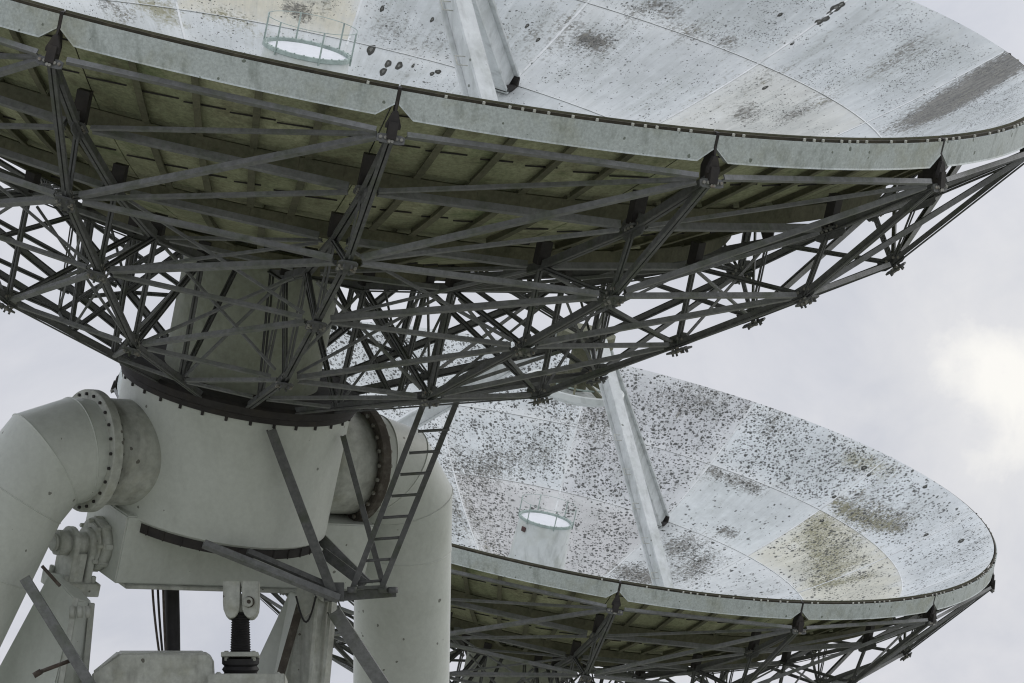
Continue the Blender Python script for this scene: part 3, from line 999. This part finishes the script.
def feed(root):
    O = C1 - ROOT
    # receiver cabin on the vertex
    zt = -1.056
    mb = MB()
    mb.lathe(O, N, [(0.43, bowl(0.4) + 0.0), (0.43, -1.75), (0.415, -1.7), (0.385, zt - 0.03)], 64)
    cab = mb.build('receiver_cabin', M['white'], root)
    mb = MB()
    mb.lathe(O, N, [(0.375, zt - 0.02), (0.30, zt - 0.005), (0.15, zt + 0.006), (0.0, zt + 0.01)], 64)
    mb.build('cabin_membrane', M['membrane'], cab)
    mb = MB()
    mb.lathe(O, N, [(0.37, zt + 0.012), (0.40, zt + 0.012), (0.40, zt - 0.025), (0.37, zt - 0.025)], 64, close=True)
    for i in range(28):
        az = 2 * PI * i / 28
        mb.bolt(D(0.388, az, zt + 0.012), N, 0.007, 0.008)
    mb.build('clamp_ring', M['greenrail'], cab)
    mb = MB()
    for i in range(6):
        az = RAD(20) + 2 * PI * i / 6
        mb.cyl(D(0.405, az, zt - 0.05), D(0.405, az, zt + 0.25), 0.008, n=8)
    mb.lathe(O, N, [(0.401, zt + 0.245), (0.407, zt + 0.245), (0.407, zt + 0.250), (0.401, zt + 0.250)], 64, close=True)
    mb.build('cabin_railing', M['greenrail'], cab)
    mb = MB()
    az = RAD(-46)
    et = U * math.cos(az) - V * math.sin(az); er = V * math.cos(az) + U * math.sin(az)
    mb.box(D(0.402, az, zt - 0.14), et * 0.04, er * 0.006, N * 0.034)
    mb.build('cabin_label', M['plate_label'], cab)
    # three legs, 120 degrees apart over ribs 1, 6, 11
    for k in (1, 6, 11):
        az = rib_az(k)
        er = V * math.cos(az) + U * math.sin(az)
        et = U * math.cos(az) - V * math.sin(az)
        p0 = D(3.9, az, bowl(3.9) + 0.07); p1 = D(0.33, az, 1.72)
        d = (p1 - p0).normalized()
        up = et.cross(d)
        if up.dot(N) < 0:
            up = -up
        mb = MB()
        # I-shaped member: two flat flanges and a set-back web
        mb.bar(p0, p1, 0.17, 0.03, up, 0, ot=0.11)
        mb.bar(p0, p1, 0.17, 0.03, up, 0, ot=-0.11)
        mb.bar(p0, p1, 0.08, 0.189, up, 0)
        lg = mb.build('feed_leg', M['leg'], root, 0.004)
        mb = MB()
        mb.box(D(3.9, az, bowl(3.9) + 0.03), er * 0.12, et * 0.085, N * 0.03)
        mb.box(D(3.98, az, bowl(3.98) + 0.05), er * 0.02, et * 0.09, N * 0.05)
        mb.build('leg_foot', M['dark_steel'], lg, 0.006)
        if k == 1:
            for i in range(6):
                c = p0 + d * (0.5 + 0.55 * i) - et * 0.08 + up * 0.05
                mb = MB()
                mb.pipe([c, c - et * 0.10, c + d * 0.09 - et * 0.10, c + d * 0.09], 0.006, 6)
                mb.build('leg_step', M['tab'], lg)
    # subreflector hung under the head of the legs, with its back frame
    mb = MB()
    zs = 1.0
    mb.lathe(O, N, [(0.70, zs), (0.72, zs - 0.01), (0.72, zs - 0.09), (0.69, zs - 0.10), (0.5, zs - 0.19), (0.25, zs - 0.25), (0.0, zs - 0.27)], 72)
    mb.lathe(O, N, [(0.70, zs), (0.66, zs - 0.005), (0.66, zs - 0.07), (0.0, zs - 0.07)], 72)
    sub = mb.build('subreflector', M['white'], root)
    mb = MB()
    mb.lathe(O, N, [(0.0, zs - 0.06), (0.16, zs - 0.06), (0.16, 1.75), (0.0, 1.75)], 32)
    mb.lathe(O, N, [(0.1, 1.62), (0.42, 1.62), (0.42, 1.80), (0.0, 1.80)], 40)
    for i in range(9):
        a = 2 * PI * i / 9
        mb.bar(D(0.65, a, zs - 0.04), D(0.12, a, zs + 0.12), 0.03, 0.07, N)
    mb.build('subreflector_frame', M['under_rib'], sub)
    mb = MB()
    mb.lathe(O + N * 0, N, [(0.44, zs + 0.02), (0.46, zs + 0.02), (0.46, zs + 0.04), (0.44, zs + 0.04)], 40, close=True)
    mb.build('cable_hoop', M['greenrail'], sub)


# ------------------------------------------------------------------ how each dish has weathered
def blob(r, az, r0, az0, sr, sa):
    da = (az - az0 + 180) % 360 - 180
    da = da * PI / 180 * max(r, 0.5)
    return math.exp(-((r - r0) / sr) ** 2 - (da / sa) ** 2)


def front_paint(j, k, rng):
    v = rng.uniform(-0.055, 0.045)
    c = [0.605 + v, 0.632 + v, 0.635 + v]
    if (j, k) in ((3, 7), (2, 7)):
        c = [0.62, 0.59, 0.485]
    if (j, k) == (2, 5):
        c = [0.63, 0.652, 0.655]
    if (j, k) == (2, 4):
        c = [0.62, 0.62, 0.58]
    return c


CAM0 = Vector((0, 0, CAM_H))


def on_bowl(px, py, C):
    """where on a dish (centre C) the stain seen there lies: radius and azimuth in metres and degrees"""
    d = d2w(((px - 512) / FPX, (py - 341.5) / FPX, 1.0))
    t0 = (C - CAM0).length / d.length
    best = None
    o = CAM0 - C
    qq = DEP / (RIM * RIM)
    # o + t d on the paraboloid: n = qq * r^2 - DEP
    on, dn = o.dot(N), d.dot(N)
    ov, dv, ou, du = o.dot(V), d.dot(V), o.dot(U), d.dot(U)
    A = qq * (dv * dv + du * du); B = 2 * qq * (ov * dv + ou * du) - dn; Cc = qq * (ov * ov + ou * ou) - DEP - on
    t = (-B + math.sqrt(max(B * B - 4 * A * Cc, 0))) / (2 * A)
    p = o + d * t
    return p.dot(V), p.dot(U)


def stains(C, rows):
    out = []
    for (x0, y0, x1, y1, w, g, b, only) in rows:
        out.append((Vector(on_bowl(x0, y0, C)), Vector(on_bowl(x1, y1, C)), w, g, b, only))
    return out


def stain_sum(rows, r, az, j, k):
    p = Vector((r * math.cos(RAD(az)), r * math.sin(RAD(az))))
    g = b = 0.0
    for p0, p1, w, gg, bb, only in rows:
        if only and (j, k) not in only:
            continue
        e = p1 - p0
        t = min(1, max(0, (p - p0).dot(e) / max(e.length_squared, 1e-6)))
        q = (p - p0 - e * t).length / w
        if q < 3:
            f = math.exp(-q * q)
            g += gg * f; b += bb * f
    return g, b


NEAR_STAINS = stains(C1, [
    (150, 8, 170, 14, 0.16, 0.2, 1.3, ()), (214, 15, 238, 21, 0.14, 0.5, 0.9, ()), (108, 4, 122, 12, 0.15, 0.7, 0.3, ()), (270, 42, 290, 38, 0.16, 0.2, 0.5, ()),
    (586, 38, 600, 44, 0.10, 0.95, 0.1, ()), (575, 50, 610, 40, 0.35, 0.3, 0.0, ()), (928, 114, 1000, 64, 0.34, 1.35, 0.15, ((3, 3),)), (960, 100, 1015, 70, 0.25, 0.7, 0.1, ((3, 3),)),
    (744, 108, 750, 118, 0.13, 0.75, 0.1, ()), (790, 116, 832, 98, 0.16, 0.5, 0.2, ()), (884, 68, 920, 44, 0.22, 0.5, 0.1, ()), (700, 110, 760, 80, 0.3, 0.25, 0.2, ()),
    (668, 4, 690, 36, 0.14, 0.5, 0.0, ()), (722, 38, 730, 42, 0.1, 0.7, 0.0, ()), (640, 8, 655, 3, 0.2, 0.5, 0.0, ()), (290, 8, 301, 14, 0.1, 0.9, 0.1, ()), (310, 12, 330, 4, 0.16, 0.2, 0.3, ()),
    (470, 20, 480, 60, 0.2, 0.4, 0.0, ()), (380, 20, 420, 40, 0.3, 0.3, 0.0, ()), (520, 40, 560, 20, 0.3, 0.3, 0.0, ()), (790, 60, 860, 30, 0.5, 0.2, 0.0, ())])
FAR_STAINS = stains(C2, [
    (834, 501, 898, 531, 0.14, 0.8, 0.8, ((3, 4), (3, 3))), (857, 492, 908, 520, 0.12, 0.45, 0.4, ()), (850, 458, 888, 472, 0.2, 0.3, 0.9, ()),
    (808, 516, 832, 575, 0.30, 0.35, 0.95, ((2, 4), (2, 3))), (818, 586, 864, 577, 0.16, 0.5, 0.9, ()), (840, 520, 860, 560, 0.35, 0.15, 0.4, ()),
    (712, 470, 758, 489, 0.14, 0.85, 0.0, ((2, 5),)), (724, 531, 732, 534, 0.12, 1.0, 0.0, ()), (626, 572, 642, 578, 0.3, 1.0, 0.0, ()),
    (676, 548, 692, 575, 0.35, 0.6, 0.0, ()), (690, 540, 712, 560, 0.3, 0.4, 0.0, ()), (668, 396, 698, 402, 0.35, 0.6, 0.0, ()), (756, 410, 778, 430, 0.3, 0.5, 0.0, ()),
    (466, 466, 478, 474, 0.4, 0.7, 0.0, ()), (452, 502, 470, 520, 0.5, 0.5, 0.1, ()), (500, 460, 540, 450, 0.35, 0.5, 0.0, ()), (560, 400, 600, 410, 0.5, 0.5, 0.0, ()),
    (600, 440, 640, 470, 0.5, 0.3, 0.0, ()), (490, 548, 505, 556, 0.3, 0.4, 0.3, ()), (960, 520, 985, 540, 0.3, 0.2, 0.0, ()), (890, 500, 960, 560, 0.6, 0.15, 0.0, ())])


def front_growth(r, az, j, k):
    s = 0.2 + 0.5 * (az < 158) * (r > 5.23)
    g, b = stain_sum(NEAR_STAINS, r, az, j, k)
    s += 0.6 * g
    return (s, g, b)


def rear_paint(j, k, rng):
    v = rng.uniform(-0.055, 0.045)
    c = [0.66 + v, 0.69 + v, 0.70 + v]
    if (j, k) == (2, 5):
        c = [0.68, 0.71, 0.71]
    if (j, k) in ((2, 4), (2, 3)):
        c = [0.67, 0.65, 0.55]
    if (j, k) in ((1, 5), (1, 4)):
        c = [0.68, 0.70, 0.70]
    if (j, k) in ((2, 6), (3, 6)):
        c = [0.635, 0.64, 0.65]
    if (j, k) in ((1, 6), (1, 7)):
        c = [0.63, 0.62, 0.615]
    return c


def rear_growth(r, az, j, k):
    g, b = stain_sum(FAR_STAINS, r, az, j, k)
    s = 0.9
    if j == 3:
        s = 0.30 + 1.05 * min(1, max(0, (az - 112) / 26))
    elif j == 2:
        s = {5: 0.06, 4: 0.5, 3: 0.4}.get(k, 1.35)
    elif k in (4, 5):
        s = 0.22
    s += 0.35 * min(g, 0.8) + 0.25 * min(b, 0.8)
    return (s, g, b)


def copy_tree(o, parent, skip):
    if o.name in skip:
        return None
    c = o.copy()
    COL.objects.link(c)
    c.parent = parent
    for ch in list(o.children):
        copy_tree(ch, c, skip)
    return c


near = thing('radio_telescope', ROOT, 'nearer radio telescope at top left, its mossy underside above a grey drum with elbow pipes', 'radio telescope', 'radio telescopes of the array')
rim(near)
truss(near)
mount(near)
feed(near)
far = thing('radio_telescope', ROOT + (C2 - C1), 'farther radio telescope at lower right, its white bowl thickly speckled with black lichen', 'radio telescope', 'radio telescopes of the array')
for ch in list(near.children):
    copy_tree(ch, far, ())
h = panels(near, dict(seed=4, mat='reflector_near', paint=front_paint, growth=front_growth))
h2 = panels(far, dict(seed=9, mat='reflector_far', paint=rear_paint, growth=rear_growth))


def spots(parent, C, rows):
    rng = random.Random(5)
    for x, y, rx, ry in rows:
        cv, cu = on_bowl(x, y, C)
        r0, a0 = math.hypot(cv, cu), math.atan2(cu, cv)
        mb = MB()
        n = 22
        ph = [rng.uniform(0, 6.28) for _ in range(3)]
        ring = []
        for i in range(n):
            t = 2 * PI * i / n
            w = 1 + 0.08 * math.sin(3 * t + ph[0]) + 0.05 * math.sin(5 * t + ph[1])
            rr_ = r0 + math.cos(t) * ry * w; aa = a0 + math.sin(t) * rx * w / r0
            ring.append(D(rr_, aa, bowl(rr_) + 0.004))
        c = D(r0, a0, bowl(r0) + 0.007)
        o_ = mb.verts(ring); i_ = mb.verts([c + (p - c) * 0.38 for p in ring]); low = mb.verts([p - N * 0.003 for p in ring])
        for i in range(n):
            k2 = (i + 1) % n
            mb.face((o_[i], o_[k2], i_[k2], i_[i]), 0)
            mb.face((low[i], low[k2], o_[k2], o_[i]), 0)
        mb.face(i_, 1)
        mb.build('lichen_spot', [M['lichen'], M['lichen_core']], parent)


spots(h, C1, [(371, 50, 0.038, 0.075), (388, 64, 0.03, 0.055), (399, 66, 0.03, 0.06), (383, 72, 0.03, 0.06), (438, 72, 0.03, 0.03), (432, 74, 0.02, 0.03), (413, 66, 0.012, 0.03), (485, 18, 0.022, 0.05),
              (493, 21, 0.022, 0.04), (527, 26, 0.016, 0.03), (382, 9, 0.02, 0.04), (432, 20, 0.016, 0.035), (836, 8, 0.055, 0.05), (825, 19, 0.045, 0.04), (819, 22, 0.045, 0.035), (841, 5, 0.04, 0.04), (830, 13, 0.03, 0.03),
              (765, 88, 0.022, 0.03), (792, 44, 0.016, 0.02), (780, 15, 0.022, 0.025), (538, 40, 0.016, 0.03)])
spots(h2, C2, [(926, 535, 0.04, 0.035), (961, 541, 0.07, 0.04), (925, 487, 0.04, 0.03), (864, 468, 0.05, 0.04), (869, 475, 0.035, 0.03), (699, 561, 0.02, 0.04), (834, 497, 0.035, 0.03), (822, 521, 0.035, 0.03)])
st = seam_strips(h, M['seam'])
for o_ in st:
    o2 = o_.copy(); COL.objects.link(o2); o2.parent = h2

# ------------------------------------------------------------------ ground
bm = bmesh.new()
bmesh.ops.create_grid(bm, x_segments=40, y_segments=40, size=6000)
me = bpy.data.meshes.new('ground'); bm.to_mesh(me); bm.free()
gr = bpy.data.objects.new('ground', me); COL.objects.link(gr)
gr['kind'] = 'structure'
m, nt, b = new_mat('pale_bounce_ground')  # unseen ground, made pale to bounce light up onto the undersides
k = NT(nt)
col = k.mix(k.ramp(k.noise(0.05, 6, 0.6), 0.35, 0.65), (0.30, 0.305, 0.25), (0.365, 0.365, 0.305))
col = k.mix(1.0, col, k.ramp(k.noise(3.0, 5, 0.7), 0.3, 0.7, 0.7, 1.2), 'MULTIPLY')
finish(nt, b, col, 0.9, 0.2)
me.materials.append(m)

# ------------------------------------------------------------------ sky and light
SUN_EL, SUN_AZ = RAD(34), RAD(62)          # azimuth from +Y towards +X
wd = bpy.data.worlds.new('World')
S.world = wd
wd.use_nodes = True
nt = wd.node_tree
bg = nt.nodes['Background']
k = NT(nt)
sky = nt.nodes.new('ShaderNodeTexSky')
sky.sky_type = 'NISHITA'
sky.sun_disc = False
sky.sun_elevation = SUN_EL
sky.sun_rotation = SUN_AZ
sky.air_density = 1.5; sky.dust_density = 3.0
dirn = k.tc.outputs['Generated']
# overcast: a grey-lavender deck with brighter thin places
n1 = k.noise(7.0, 6, 0.5, dirn, 0.3)
n2 = k.noise(22.0, 6, 0.6, dirn, 0.6)
nn_ = k.math('ADD', k.math('MULTIPLY', n1, 0.6), k.math('MULTIPLY', n2, 0.4))
deck = k.mix(k.ramp(nn_, 0.40, 0.60), (5.45, 5.7, 6.5), (7.7, 7.72, 8.15))
# a thin place in the cloud, low to the right
gx, gy = (1015 - 512) / FPX, (385 - 341.5) / FPX
gd = d2w((gx, gy, 1.0)).normalized()
dot = nt.nodes.new('ShaderNodeVectorMath'); dot.operation = 'DOT_PRODUCT'
nt.links.new(k.vmath('NORMALIZE', dirn, (0, 0, 0)), dot.inputs[0]); dot.inputs[1].default_value = gd
ang = k.math('ARCCOSINE', k.math('MINIMUM', dot.outputs['Value'], 0.9999999))
wob = k.math('ADD', ang, k.math('MULTIPLY', k.math('SUBTRACT', k.noise(42.0, 6, 0.6, dirn, 0.3), 0.5), 0.05))
deck = k.mix(k.ramp(wob, 0.040, 0.004, 0.0, 0.8), deck, (8.7, 8.6, 8.6))
deck = k.mix(k.ramp(wob, 0.015, 0.001, 0.0, 0.95), deck, (10.1, 9.9, 9.5))
up = k.sep(dirn)   # direction as rgb: blue channel is the height
deck = k.mix(1.0, deck, k.mix(k.ramp(up[2], 0.17, 1.0), (1.0, 1.0, 1.0), (1.72, 1.76, 1.72)), 'MULTIPLY')
col = k.mix(0.94, sky.outputs[0], deck)
nt.links.new(col, bg.inputs['Color'])
bg.inputs['Strength'].default_value = 0.10

sl = bpy.data.lights.new('sun', 'SUN')
so = bpy.data.objects.new('sun', sl); COL.objects.link(so)
sl.energy = 0.6
sl.angle = RAD(25)
sl.color = (1.0, 0.97, 0.92)
sd = Vector((math.sin(SUN_AZ) * math.cos(SUN_EL), math.cos(SUN_AZ) * math.cos(SUN_EL), math.sin(SUN_EL)))
so.rotation_euler = (-sd).to_track_quat('-Z', 'Y').to_euler()
so.location = (30, 30, 60)

S.view_settings.view_transform = 'Standard'
S.view_settings.look = 'None'
S.view_settings.exposure = 0.0
S.view_settings.gamma = 1.0
S.render.engine = 'CYCLES'
S.cycles.filter_width = 1.15
S.cycles.max_bounces = 8
S.cycles.diffuse_bounces = 5
